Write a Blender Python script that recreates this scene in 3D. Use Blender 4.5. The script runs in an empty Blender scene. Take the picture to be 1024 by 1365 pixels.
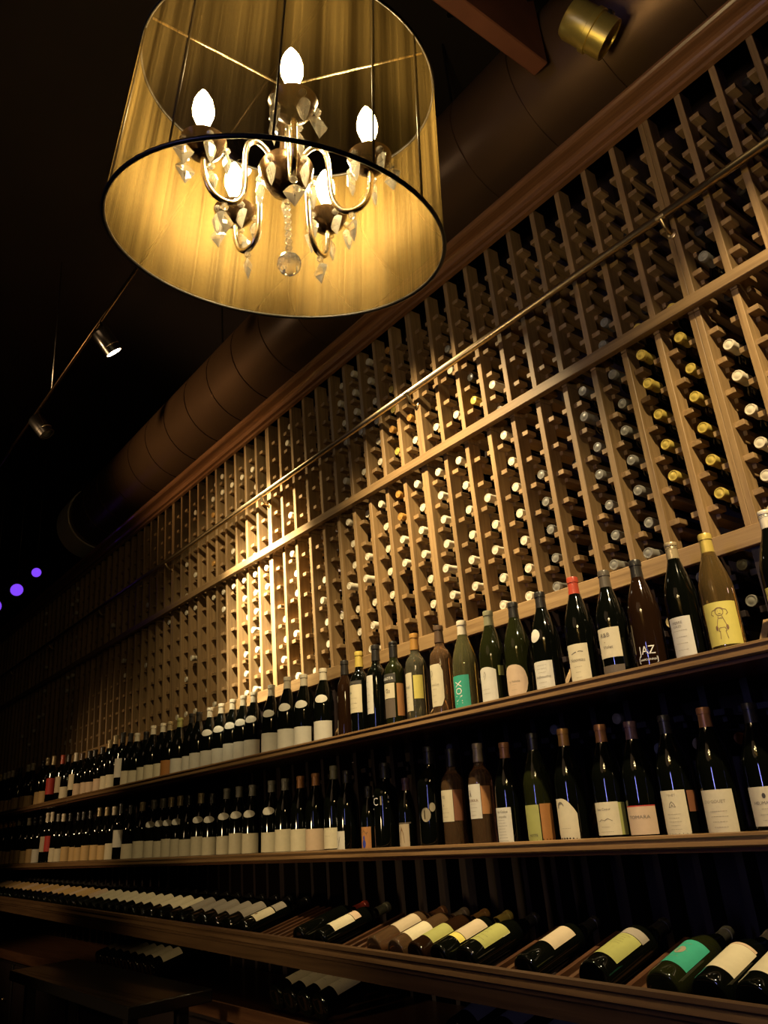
import bpy, bmesh, math, random
from mathutils import Vector, Matrix
random.seed(7)
PI = math.pi
C = bpy.context.scene.collection
EYE = 1.45                                    # camera height; the rack's front plane is y = 0
def S2L(c):
    return tuple(((v / 255) / 12.92 if v <= 10 else (((v / 255) + .055) / 1.055) ** 2.4) for v in c) + (1,)

# ------------------------------------------------------------------ materials
MATS = {}
def base_mat(name):
    m = bpy.data.materials.new(name); m.use_nodes = True
    nt = m.node_tree; b = nt.nodes.get('Principled BSDF')
    MATS[name] = m
    return m, nt, b
def plain(name, col, rough=.5, metal=0, coat=0, noise=.12, scale=30, trans=0, ior=1.5, spec=.5):
    m, nt, b = base_mat(name)
    tc = nt.nodes.new('ShaderNodeTexCoord'); n = nt.nodes.new('ShaderNodeTexNoise'); n.inputs['Scale'].default_value = scale
    n.inputs['Detail'].default_value = 3
    mx = nt.nodes.new('ShaderNodeMix'); mx.data_type = 'RGBA'
    a = [max(0, v * (1 - noise)) for v in col[:3]] + [1]; c = [min(1, v * (1 + noise)) for v in col[:3]] + [1]
    mx.inputs[6].default_value = a; mx.inputs[7].default_value = c
    nt.links.new(tc.outputs['Object'], n.inputs['Vector']); nt.links.new(n.outputs['Fac'], mx.inputs[0])
    nt.links.new(mx.outputs[2], b.inputs['Base Color'])
    b.inputs['Roughness'].default_value = rough; b.inputs['Metallic'].default_value = metal
    b.inputs['Coat Weight'].default_value = coat; b.inputs['Transmission Weight'].default_value = trans
    b.inputs['IOR'].default_value = ior; b.inputs['Specular IOR Level'].default_value = spec
    return m
def wood(name, axis, c1, c2, rough=.45, fine=70, coat=0.0):
    m, nt, b = base_mat(name)
    tc = nt.nodes.new('ShaderNodeTexCoord'); mp = nt.nodes.new('ShaderNodeMapping')
    sc = [fine, fine, fine]; sc['xyz'.index(axis)] = 3
    mp.inputs['Scale'].default_value = sc
    oi = nt.nodes.new('ShaderNodeObjectInfo'); ad = nt.nodes.new('ShaderNodeVectorMath'); ad.operation = 'ADD'
    mu = nt.nodes.new('ShaderNodeVectorMath'); mu.operation = 'SCALE'; mu.inputs['Scale'].default_value = 40
    nt.links.new(oi.outputs['Random'], mu.inputs[0]); nt.links.new(tc.outputs['Object'], ad.inputs[0]); nt.links.new(mu.outputs[0], ad.inputs[1])
    nt.links.new(ad.outputs[0], mp.inputs['Vector'])
    n = nt.nodes.new('ShaderNodeTexNoise'); n.inputs['Scale'].default_value = 1; n.inputs['Detail'].default_value = 5; n.inputs['Roughness'].default_value = .65
    nt.links.new(mp.outputs[0], n.inputs['Vector'])
    r = nt.nodes.new('ShaderNodeValToRGB'); r.color_ramp.elements[0].position = .3; r.color_ramp.elements[0].color = c1
    r.color_ramp.elements[1].position = .72; r.color_ramp.elements[1].color = c2
    nt.links.new(n.outputs['Fac'], r.inputs[0])
    hv = nt.nodes.new('ShaderNodeHueSaturation'); mr = nt.nodes.new('ShaderNodeMapRange'); mr.inputs[3].default_value = .8; mr.inputs[4].default_value = 1.15
    nt.links.new(oi.outputs['Random'], mr.inputs[0]); nt.links.new(mr.outputs[0], hv.inputs['Value']); nt.links.new(r.outputs[0], hv.inputs['Color'])
    nt.links.new(hv.outputs[0], b.inputs['Base Color'])
    bp = nt.nodes.new('ShaderNodeBump'); bp.inputs['Strength'].default_value = .15; bp.inputs['Distance'].default_value = .002
    nt.links.new(n.outputs['Fac'], bp.inputs['Height']); nt.links.new(bp.outputs[0], b.inputs['Normal'])
    b.inputs['Roughness'].default_value = rough; b.inputs['Coat Weight'].default_value = coat
    return m
def glow(name, col, strength):
    m, nt, b = base_mat(name)
    b.inputs['Base Color'].default_value = col; b.inputs['Emission Color'].default_value = col; b.inputs['Emission Strength'].default_value = strength
    return m
def glass(name, col, trans, rough=.03, ior=1.5):
    m, nt, b = base_mat(name)
    b.inputs['Base Color'].default_value = col; b.inputs['Transmission Weight'].default_value = trans
    b.inputs['Roughness'].default_value = rough; b.inputs['IOR'].default_value = ior
    b.inputs['Specular IOR Level'].default_value = .6
    return m

W1, W2 = (.19, .112, .046, 1), (.35, .225, .10, 1)
for ax in 'xyz': wood('oak_' + ax, ax, W1, W2)
D1, D2 = (.055, .022, .010, 1), (.115, .05, .022, 1)
for ax in 'xyz': wood('walnut_' + ax, ax, D1, D2, rough=.35, coat=.15)
wood('ledge_wood', 'x', (.14, .075, .03, 1), (.26, .15, .065, 1), rough=.35, coat=.1)
wood('tray_wood', 'x', (.065, .034, .015, 1), (.13, .072, .032, 1), rough=.35, coat=.1)  # ledge wood darkened; shade on the tray edge put into the colour
wood('crown_wood', 'x', (.17, .075, .03, 1), (.33, .16, .07, 1), rough=.32, coat=.2)
wood('base_wood', 'z', (.010, .0055, .005, 1), (.024, .013, .011, 1), rough=.5)  # rack wood darkened: shade behind the ledges put into the colour
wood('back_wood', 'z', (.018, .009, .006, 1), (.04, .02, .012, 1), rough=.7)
plain('paint_dark', (.012, .009, .008), .8)
plain('ceiling_dark', (.020, .012, .009), .8, scale=3, noise=.3)
plain('beam_red', (.17, .06, .03), .55, scale=8, noise=.3)
plain('floor_dark', (.02, .014, .01), .35)
plain('brass', (.62, .48, .27), .34, metal=1, noise=.06)
plain('steel', (.55, .53, .50), .25, metal=1, noise=.05)
plain('black_metal', (.02, .018, .016), .4, metal=.6)
plain('bronze', (.10, .06, .03), .25, metal=.9)
plain('gold_metal', (.85, .66, .16), .34, metal=.8)
plain('duct_metal', (.15, .085, .042), .38, metal=.6, noise=.25, scale=4)
plain('collar', (.5, .45, .36), .7)
plain('table_black', (.012, .010, .009), .12, coat=.5)
glass('glass_dark', (.0025, .0030, .0018, 1), 0, rough=.05)
glass('glass_brown', (.016, .007, .003, 1), 0, rough=.05)
glass('glass_amber', (.85, .52, .16, 1), .92)
glass('glass_rose', (.85, .48, .22, 1), .92)
glass('glass_green', (.72, .68, .28, 1), .92)
glass('glass_clear', (.62, .58, .36, 1), .92)
glass('glass_olive', (.016, .018, .005, 1), .25, rough=.05)
def crystal():
    m, nt, b = base_mat('crystal')
    b.inputs['Base Color'].default_value = (1, .98, .92, 1); b.inputs['Transmission Weight'].default_value = 1; b.inputs['Roughness'].default_value = .02; b.inputs['IOR'].default_value = 1.36
    t = nt.nodes.new('ShaderNodeBsdfTranslucent'); t.inputs['Color'].default_value = (1, .97, .9, 1); d = nt.nodes.new('ShaderNodeBsdfDiffuse'); d.inputs['Color'].default_value = (1, .97, .9, 1)
    x = nt.nodes.new('ShaderNodeMixShader'); x.inputs[0].default_value = .5; nt.links.new(t.outputs[0], x.inputs[1]); nt.links.new(d.outputs[0], x.inputs[2])
    y = nt.nodes.new('ShaderNodeMixShader'); y.inputs[0].default_value = .2; nt.links.new(b.outputs[0], y.inputs[1]); nt.links.new(x.outputs[0], y.inputs[2])
    nt.links.new(y.outputs[0], nt.nodes['Material Output'].inputs['Surface'])
crystal()
plain('arm_metal', (.62, .53, .38), .22, metal=1, noise=.05)
glow('bulb', (1, .74, .34, 1), 190)
glow('lens_on', (1, .88, .66, 1), 14)
glow('lens_purple', (.22, .06, 1, 1), .42)
plain('lens_off', (.05, .05, .05), .2)
CAPS = dict(W=(.62, .55, .40), Y=(.62, .47, .10), G=(.19, .18, .15), D=(.02, .018, .016), O=(.48, .25, .06), R=(.50, .07, .035), T=(.42, .33, .18),
            C=(.70, .62, .45), P=(.12, .065, .065), M=(.10, .082, .06), N=(.22, .21, .12), K=(.38, .17, .06), L=(.42, .42, .15), B=(.10, .06, .035))
for k, c in CAPS.items(): plain('cap_' + k, c, .32, metal=.25 if k in 'YOTKL' else 0, noise=.05)
LABS = dict(W=(.66, .62, .50), C=(.66, .58, .38), Y=(.68, .58, .12), E=(.03, .34, .22), T=(.50, .40, .26), R=(.45, .03, .02), A=(.40, .17, .04), V=(.36, .36, .10),
            D=(.045, .04, .03), N=(.12, .09, .06), O=(.45, .20, .06), B=(.06, .20, .32), K=(.22, .08, .03), G=(.30, .26, .20), S=(.55, .36, .14), I=(.60, .44, .28))
for k, c in LABS.items(): plain('paper_' + k, c, .65, noise=.07, scale=60)
for k, c in dict(ink=(.06, .05, .04), grey=(.20, .17, .12), white=(.8, .78, .7), blue=(.03, .05, .35), faint=(.33, .28, .18), brown=(.22, .12, .05)).items():
    plain('print_' + k, c, .6, noise=.02)

def shade_mat():
    m, nt, b = base_mat('thread_shade')
    uv = nt.nodes.new('ShaderNodeUVMap'); mp = nt.nodes.new('ShaderNodeMapping'); mp.inputs['Scale'].default_value = (420, .25, 1)
    nt.links.new(uv.outputs[0], mp.inputs['Vector'])
    n = nt.nodes.new('ShaderNodeTexNoise'); n.inputs['Scale'].default_value = 1; n.inputs['Detail'].default_value = 2
    nt.links.new(mp.outputs[0], n.inputs['Vector'])
    mp2 = nt.nodes.new('ShaderNodeMapping'); mp2.inputs['Scale'].default_value = (60, .12, 1); nt.links.new(uv.outputs[0], mp2.inputs['Vector'])
    n2 = nt.nodes.new('ShaderNodeTexNoise'); n2.inputs['Scale'].default_value = 1; n2.inputs['Detail'].default_value = 2
    nt.links.new(mp2.outputs[0], n2.inputs['Vector'])
    ad = nt.nodes.new('ShaderNodeMath'); ad.operation = 'ADD'; nt.links.new(n.outputs['Fac'], ad.inputs[0]); nt.links.new(n2.outputs['Fac'], ad.inputs[1])
    r = nt.nodes.new('ShaderNodeMapRange'); r.inputs[1].default_value = .75; r.inputs[2].default_value = 1.25; r.inputs[3].default_value = .12; r.inputs[4].default_value = .58
    nt.links.new(ad.outputs[0], r.inputs[0])
    cr = nt.nodes.new('ShaderNodeMix'); cr.data_type = 'RGBA'; cr.inputs[6].default_value = (.026, .016, .0045, 1); cr.inputs[7].default_value = (.125, .083, .026, 1)
    mr = nt.nodes.new('ShaderNodeMapRange'); mr.inputs[1].default_value = .36; mr.inputs[2].default_value = .64; nt.links.new(n2.outputs['Fac'], mr.inputs[0]); nt.links.new(mr.outputs[0], cr.inputs[0])
    di = nt.nodes.new('ShaderNodeBsdfDiffuse'); tl = nt.nodes.new('ShaderNodeBsdfTranslucent'); gl = nt.nodes.new('ShaderNodeBsdfGlossy'); gl.inputs['Roughness'].default_value = .4
    gl.inputs['Color'].default_value = (.15, .11, .05, 1)
    for x in (di, tl): nt.links.new(cr.outputs[2], x.inputs['Color'])
    m1 = nt.nodes.new('ShaderNodeMixShader'); m1.inputs[0].default_value = .14; nt.links.new(di.outputs[0], m1.inputs[1]); nt.links.new(tl.outputs[0], m1.inputs[2])
    m0 = nt.nodes.new('ShaderNodeMixShader'); m0.inputs[0].default_value = .12; nt.links.new(m1.outputs[0], m0.inputs[1]); nt.links.new(gl.outputs[0], m0.inputs[2])
    tr = nt.nodes.new('ShaderNodeBsdfTransparent'); m2 = nt.nodes.new('ShaderNodeMixShader')
    nt.links.new(r.outputs[0], m2.inputs[0]); nt.links.new(m0.outputs[0], m2.inputs[1]); nt.links.new(tr.outputs[0], m2.inputs[2])
    nt.links.new(m2.outputs[0], nt.nodes['Material Output'].inputs['Surface'])
shade_mat()

# ------------------------------------------------------------------ mesh helpers
class MB:
    def __init__(s): s.v, s.f, s.uv = [], [], None
    def add(s, v, f):
        k = len(s.v); s.v += [tuple(p) for p in v]; s.f += [tuple(i + k for i in q) for q in f]; return s
    def box(s, x0, x1, y0, y1, z0, z1, ch=0):
        if ch:
            bm = bmesh.new(); bmesh.ops.create_cube(bm, size=1)
            for v in bm.verts: v.co = Vector(((x0 + x1) / 2 + v.co.x * (x1 - x0), (y0 + y1) / 2 + v.co.y * (y1 - y0), (z0 + z1) / 2 + v.co.z * (z1 - z0)))
            bmesh.ops.bevel(bm, geom=bm.edges[:], offset=ch, segments=1, affect='EDGES'); bm.verts.index_update()
            s.add([v.co[:] for v in bm.verts], [[v.index for v in f.verts] for f in bm.faces]); bm.free(); return s
        return s.add([(x0, y0, z0), (x1, y0, z0), (x1, y1, z0), (x0, y1, z0), (x0, y0, z1), (x1, y0, z1), (x1, y1, z1), (x0, y1, z1)],
                     [(0, 3, 2, 1), (4, 5, 6, 7), (0, 1, 5, 4), (1, 2, 6, 5), (2, 3, 7, 6), (3, 0, 4, 7)])
    def lathe(s, prof, n=24, org=(0, 0, 0), M=None):
        M = M or Matrix.Identity(3); o = Vector(org); v, f = [], []
        for r, z in prof:
            for i in range(n): v.append(o + M @ Vector((r * math.cos(2 * PI * i / n), r * math.sin(2 * PI * i / n), z)))
        for j in range(len(prof) - 1):
            for i in range(n): f.append((j * n + i, j * n + (i + 1) % n, (j + 1) * n + (i + 1) % n, (j + 1) * n + i))
        if prof[0][0] > 1e-6: f.append(tuple(reversed(range(n))))
        if prof[-1][0] > 1e-6: f.append(tuple((len(prof) - 1) * n + i for i in range(n)))
        return s.add(v, f)
    def tube(s, pts, r, n=8, cap=True):
        P_ = [Vector(p) for p in pts]; v, f = [], []
        t0 = (P_[1] - P_[0]).normalized(); a = t0.orthogonal().normalized()
        for i, p in enumerate(P_):
            t = ((P_[min(i + 1, len(P_) - 1)] - P_[max(i - 1, 0)])).normalized()
            a = (a - t * a.dot(t)).normalized(); b = t.cross(a)
            rr = r[i] if isinstance(r, (list, tuple)) else r
            for k in range(n): v.append(p + (a * math.cos(2 * PI * k / n) + b * math.sin(2 * PI * k / n)) * rr)
        for i in range(len(P_) - 1):
            for k in range(n): f.append((i * n + k, i * n + (k + 1) % n, (i + 1) * n + (k + 1) % n, (i + 1) * n + k))
        if cap: f.append(tuple(reversed(range(n)))); f.append(tuple((len(P_) - 1) * n + k for k in range(n)))
        return s.add(v, f)
    def prism(s, prof, x0, x1):                 # (y, z) outline extruded along x
        n = len(prof); v = [(x0, y, z) for y, z in prof] + [(x1, y, z) for y, z in prof]
        f = [(i, (i + 1) % n, n + (i + 1) % n, n + i) for i in range(n)] + [tuple(reversed(range(n))), tuple(range(n, 2 * n))]
        return s.add(v, f)
    def mesh(s, name, mat, smooth=False, fix=True):
        me = bpy.data.meshes.new(name); me.from_pydata(s.v, [], s.f)
        if fix:
            bm = bmesh.new(); bm.from_mesh(me); bmesh.ops.remove_doubles(bm, verts=bm.verts[:], dist=1e-6); bmesh.ops.recalc_face_normals(bm, faces=bm.faces[:]); bm.to_mesh(me); bm.free()
        me.materials.append(MATS[mat])
        if smooth: me.shade_smooth() if smooth is True else me.set_sharp_from_angle(angle=math.radians(smooth)); 
        if smooth and smooth is not True:
            me.polygons.foreach_set('use_smooth', [True] * len(me.polygons))
        return me
def link(name, me, parent=None, loc=None):
    o = bpy.data.objects.new(name, me); C.objects.link(o)
    if parent: o.parent = parent
    if loc is not None: o.location = loc
    return o
def empty(name, loc=(0, 0, 0)):
    o = bpy.data.objects.new(name, None); o.empty_display_size = .05; C.objects.link(o); o.location = loc; return o
def tag(o, label, cat, group=None):
    o['label'] = label; o['category'] = cat
    if group: o['group'] = group
    return o
def struct(o): o['kind'] = 'structure'; return o
def ORD(n):
    w = 'zeroth first second third fourth fifth sixth seventh eighth ninth tenth eleventh twelfth thirteenth fourteenth fifteenth sixteenth seventeenth eighteenth nineteenth'.split()
    if n < 20: return w[n]
    t = {2: 'twent', 3: 'thirt', 4: 'fort', 5: 'fift', 6: 'sixt'}[n // 10]
    return t + 'ieth' if n % 10 == 0 else t + 'y-' + w[n % 10]
CACHE = {}
def cached(key, fn):
    if key not in CACHE: CACHE[key] = fn()
    return CACHE[key]

# ------------------------------------------------------------------ room
X0, X1, Y0, Y1, CEIL, RK = -17.0, 3.2, -6.0, .36, EYE + 3.3, -.89
struct(link('floor', MB().box(X0, X1, Y0, Y1, -.1, 0).mesh('floor', 'floor_dark')))
struct(link('ceiling', MB().box(X0, X1, Y0, Y1, CEIL, CEIL + .1).mesh('ceiling', 'ceiling_dark')))
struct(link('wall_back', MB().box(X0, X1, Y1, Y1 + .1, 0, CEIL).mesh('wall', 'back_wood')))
struct(link('wall_left', MB().box(X0 - .1, X0, Y0, Y1, 0, CEIL).mesh('wall', 'paint_dark')))
struct(link('wall_right', MB().box(X1, X1 + .1, Y0, Y1, 0, CEIL).mesh('wall', 'paint_dark')))
struct(link('wall_front', MB().box(X0, X1, Y0 - .1, Y0, 0, CEIL).mesh('wall', 'paint_dark')))
struct(link('trim_1', MB().box(-1.095, -1.035, -5.9, -.24, EYE + 2.30, EYE + 2.62, .004).box(-1.115, -1.015, -5.9, -.24, EYE + 2.62, EYE + 2.66).mesh('beam', 'beam_red')))
struct(link('trim_2', MB().box(-1.115, -1.015, -.60, -.50, EYE + 2.66, CEIL).mesh('beam', 'beam_red')))

# ------------------------------------------------------------------ racks
PT, U = .12097, 1.22174                       # column pitch, width of one rack
ZU, ZL = 1.3215, .6085                        # lowest bottle row of the upper and of the lower racks, above the eye
def post_mesh(w, z0, z1, rows=()):
    m = MB().box(-w / 2, w / 2, 0, .062, EYE + z0, EYE + z1)
    return m
def rail_span(k):
    if k == 0: return -.0085, .037
    if k == 10: return -.037, .0085
    return -.0415, .0415
def rail_mesh(a, b, z, m):
    z += .011
    m.box(a, b, .020, .066, z - .009, z + .008, .001)
    return m.box(a * .55, b * .55, .060, .30, z - .024, z - .006, .001)
def rack(kind, unit, z0, z1, rows, split):
    xl = RK - U * (unit + 1)
    t = empty('wine_rack', (xl, 0, 0))
    for k in range(11):
        w = .0178 if k in (0, 10) else .0205
        x = .0092 if k == 0 else (U - .0092 if k == 10 else .006 + k * PT)
        a, b_ = rail_span(k)
        def mk():
            m = MB().box(-w / 2, w / 2, 0, .062, EYE + z0, EYE + z1, .0012)
            if not split:
                for z in rows: rail_mesh(a, b_, EYE + z, m)
            return m.mesh('post', kind[1] + '_z')
        po = link('post', cached(('post', kind, min(k, 1) if k < 10 else 2, split), mk), t, (x, 0, 0))
        if split:
            me = cached(('rail', kind[1], 0 if k == 0 else 2 if k == 10 else 1), lambda: rail_mesh(a, b_, 0, MB()).mesh('rail', kind[1] + '_y'))
            for z in rows: link('rail', me, po, (0, 0, EYE + z))
    return t
RACKN = lambda u: ORD(u + 2)
UROWS = [ZU + .1025 * r for r in range(0, 7)]; LROWS = [ZL + .1015 * r for r in range(0, 7)]
BROWS = [.505, .405, .17]
for u in range(-1, 8):
    near = u <= 3
    t = rack(('upper', 'oak'), u, 1.302, 2.06, UROWS, near)
    tag(t, f'upper wooden bottle rack above the middle rail, {RACKN(u)} counted from the camera', 'wine rack', 'upper wine racks')
    t = rack(('lower', 'oak'), u, .594, 1.30, LROWS, near)
    tag(t, f'lower wooden bottle rack below the middle rail, {RACKN(u)} counted from the camera', 'wine rack', 'lower wine racks')

def base_rack(u):
    xl = RK - U * (u + 1); t = empty('wine_rack', (xl, 0, 0))
    for k in range(11):
        x = .0092 if k == 0 else (U - .0092 if k == 10 else .006 + k * PT); w = .0178 if k in (0, 10) else .0205
        a, b_ = rail_span(k)
        def mk():
            m = MB().box(-w / 2, w / 2, 0, .062, .0, EYE + .592)
            for z in BROWS: rail_mesh(a, b_, EYE + z, m)
            return m.mesh('post', 'base_wood')
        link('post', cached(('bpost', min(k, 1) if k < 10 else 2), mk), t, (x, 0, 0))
    link('light_stop', cached(('div',), lambda: MB().box(.001, U - .001, .0008, .35, EYE + .256, EYE + .272).mesh('light_stop', 'base_wood')), t)  # added panel, stops light falling down behind the upper shelf
    link('light_stop', cached(('div2',), lambda: MB().box(.001, U - .001, .0008, .35, EYE - .134, EYE - .118).mesh('light_stop', 'base_wood')), t)  # same added light block at the lower shelf
    return tag(t, f'dark lower bottle rack behind the two display shelves, {RACKN(u)} counted from the camera', 'wine rack', 'dark racks behind the shelves')
for u in range(-1, 8): base_rack(u)
XA, XB = RK - U * 8, RK + U                   # run of the racking in view
# mouldings
CRP = [(-.002, 2.045), (-.022, 2.045), (-.022, 2.060), (-.015, 2.062), (-.015, 2.067), (-.034, 2.068), (-.035, 2.079), (-.040, 2.087), (-.050, 2.092), (-.061, 2.093), (-.051, 2.096), (-.051, 2.101), (-.078, 2.102), (-.086, 2.106), (-.092, 2.113), (-.092, 2.122), (-.002, 2.122)]
m = MB().prism([(y, EYE + z) for y, z in CRP], XA, XB)
tag(link('crown_moulding', m.mesh('crown', 'crown_wood')), 'long stepped crown moulding along the top of the wall of racks', 'moulding')
m = MB().box(XA, XB, -.028, -.001, EYE + 1.309, EYE + 1.346, .002)
tag(link('rack_rail', m.mesh('rail', 'oak_x')), 'wooden strip covering the joint between upper and lower racks', 'wooden rail')
m = MB().box(XA, XB, -.022, -.001, EYE + .572, EYE + .626, .002)
tag(link('rack_rail', m.mesh('rail', 'oak_x')), 'wooden strip under the lower racks, just above the upper shelf bottles', 'wooden rail')
t = tag(empty('ladder_rail', (0, 0, 0)), 'thin brass tube on brackets running across the upper racks', 'ladder rail')
link('tube', MB().tube([(XA, -.046, EYE + 1.633), (XB, -.046, EYE + 1.636)], .0135, 16).mesh('tube', 'brass', True), t)
def bracket():
    m = MB().lathe([(.015, 0), (.015, .005), (.012, .007)], 16, (0, 0, -.045), Matrix.Rotation(PI / 2, 3, 'X'))
    m.tube([(0, -.004, -.045), (0, -.022, -.043), (0, -.036, -.032), (0, -.043, -.016), (0, -.046, -.008)], [.006, .006, .0065, .008, .010], 10)
    m.tube([(-.014, -.046, 0), (.014, -.046, 0)], .0135, 14)
    return m.mesh('bracket', 'brass', 40)
bk = bracket()
for u in range(-1, 7): link('bracket', bk, t, (RK - U * u - (U if False else 0), 0, EYE + 1.634)) if u >= 0 else None
link('bracket', bk, t, (RK + U - .01, 0, EYE + 1.634))

# ------------------------------------------------------------------ display shelves and the tilted counter tray
NOSE = [(-.262, -.016), (-.262, .013), (-.266, .0145), (-.272, .0125), (-.274, .007), (-.270, .002), (-.272, -.003), (-.274, -.012), (-.268, -.0165)]
def shelf(z, label):
    t = tag(empty('display_shelf', (0, 0, EYE + z)), label, 'shelf')
    link('board', MB().box(XA, XB, -.2615, -.002, -.026, 0).mesh('board', 'walnut_x'), t)
    link('nosing', MB().prism(NOSE, XA, XB).mesh('nosing', 'ledge_wood', 50), t)
    sm = MB().prism([(-.135, .0005), (-.118, .0005), (-.052, .075), (-.052, .095)], -.009, .009).mesh('prop', 'oak_y')
    for i in range(16): link('prop', sm, t, (RK + U / 2 - U / 2 * i - .002, 0, 0))
    return t
ZS1, ZS2 = .279, -.111
shelf(ZS1, 'upper display ledge under the racks, carrying the brightly lit bottles')
s2 = shelf(ZS2, 'lower display ledge in shade below the brightly lit row of bottles')
TILT, LS = math.radians(13), -.0182
t = tag(empty('counter_tray', (0, 0, EYE)), 'long tilted wooden tray with moulded front edge holding bottles lying down', 'display tray')
t.rotation_euler = (0, -LS, 0) if False else (0, math.atan(-LS), 0)
LED = lambda X: -.0182 * X - .3901
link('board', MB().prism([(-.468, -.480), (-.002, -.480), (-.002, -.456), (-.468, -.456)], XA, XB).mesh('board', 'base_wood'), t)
link('moulding', MB().prism([(-.468, -.478), (-.468, -.392), (-.474, -.390), (-.480, -.394), (-.481, -.404), (-.476, -.408), (-.480, -.413), (-.483, -.424), (-.478, -.428), (-.478, -.436), (-.474, -.44), (-.474, -.478)], XA, XB).mesh('moulding', 'tray_wood', 40), t)
slat = MB().prism([(-.455, -.458), (-.455, -.432), (-.12, -.357), (-.12, -.382)], -.007, .007).mesh('slat', 'walnut_y')
TRAY = t
t2 = tag(empty('lower_tray', (0, 0, EYE - .155)), 'dark lower tray with bottles lying in it below the moulded counter edge', 'display tray')
link('board', MB().prism([(-.468, -.470), (-.002, -.470), (-.002, -.445), (-.468, -.445)], XA, XB).mesh('board', 'walnut_x'), t2)
link('fascia', MB().prism([(-.478, -.478), (-.478, -.425), (-.468, -.425), (-.468, -.478)], XA, XB).mesh('fascia', 'walnut_x'), t2)
t3 = tag(empty('base_cabinet', (0, 0, 0)), 'dark base cabinet under the lower tray of bottles', 'cabinet')
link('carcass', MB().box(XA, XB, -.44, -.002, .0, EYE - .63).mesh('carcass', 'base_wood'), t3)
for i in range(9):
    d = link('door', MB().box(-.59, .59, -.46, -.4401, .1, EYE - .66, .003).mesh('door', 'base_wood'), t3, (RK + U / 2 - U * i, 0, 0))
    link('knob', MB().lathe([(.004, 0), (.004, .012), (.011, .018), (.009, .026), (0, .028)], 12, (.5, -.4599, .6), Matrix.Rotation(PI / 2, 3, 'X')).mesh('knob', 'brass', True), d)

# ------------------------------------------------------------------ bottles
KINDS = {   # outline (radius, height) and total height
    'B': [(0, .004), (.020, .003), (.036, 0), (.0400, .003), (.0415, .010), (.0415, .150), (.0410, .162), (.0385, .178), (.0335, .198), (.0265, .220), (.0195, .240), (.0158, .254), (.0146, .266), (.0143, .278), (.0143, .284), (.0158, .285), (.0158, .297), (.0145, .299), (0, .299)],
    'D': [(0, .004), (.020, .003), (.033, 0), (.0365, .003), (.0375, .010), (.0375, .186), (.0368, .196), (.0340, .207), (.0285, .217), (.0215, .225), (.0168, .233), (.0150, .242), (.0145, .255), (.0143, .286), (.0158, .287), (.0158, .299), (.0145, .301), (0, .301)],
    'S': [(0, .004), (.018, .003), (.028, 0), (.0310, .004), (.0315, .012), (.0312, .180), (.0295, .205), (.0240, .222), (.0175, .236), (.0150, .250), (.0145, .290), (.0158, .291), (.0158, .303), (.0145, .305), (0, .305)],
    'H': [(0, .003), (.015, .002), (.026, 0), (.0290, .003), (.0295, .008), (.0295, .112), (.0285, .124), (.0250, .142), (.0190, .165), (.0142, .184), (.0128, .198), (.0125, .212), (.0140, .213), (.0140, .223), (.0128, .225), (0, .225)],
    'L': [(0, .004), (.024, .003), (.040, 0), (.0430, .004), (.0440, .012), (.0440, .190), (.0430, .205), (.0385, .218), (.0300, .228), (.0215, .237), (.0178, .247), (.0165, .260), (.0163, .296), (.0180, .297), (.0180, .311), (.0165, .313), (0, .313)]}
def radius(kind, z):
    p = KINDS[kind]
    for (r0, z0), (r1, z1) in zip(p[3:], p[4:]):
        if z0 <= z <= z1 and z1 > z0: return r0 + (r1 - r0) * (z - z0) / (z1 - z0)
    return p[4][0]
def glass_mesh(kind, gl):
    return cached(('glass', kind, gl), lambda: MB().lathe(KINDS[kind], 28).mesh('glass', 'glass_' + gl, 60))
def cap_mesh(kind, c):
    def mk():
        top = KINDS[kind][-1][1]; rn = KINDS[kind][-4][0] - .0015
        l = .040 if kind == 'H' else .056
        if c[-1] == 's':                          # screw cap with a knurled band
            p = [(rn + .0012, top - .055), (rn + .0012, top - .016), (rn + .0020, top - .0155), (rn + .0012, top - .013), (rn + .0020, top - .0125), (rn + .0012, top - .010), (rn + .0020, top - .009), (rn + .0020, top), (rn + .0008, top + .0012), (0, top + .0012)]
        else:
            p = [(rn + .0026, top - l), (rn + .0010, top - .028), (rn + .0009, top - .0155), (rn + .0024, top - .0145), (rn + .0025, top - .003), (rn + .0012, top + .0012), (rn - .0010, top + .0014), (rn - .0020, top + .0002), (rn - .0064, top + .0002), (rn - .0074, top + .0008), (0, top + .0008)]
        return MB().lathe(p, 22).mesh('capsule', 'cap_' + c[0], 50)
    return cached(('cap', kind, c), mk)
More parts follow.
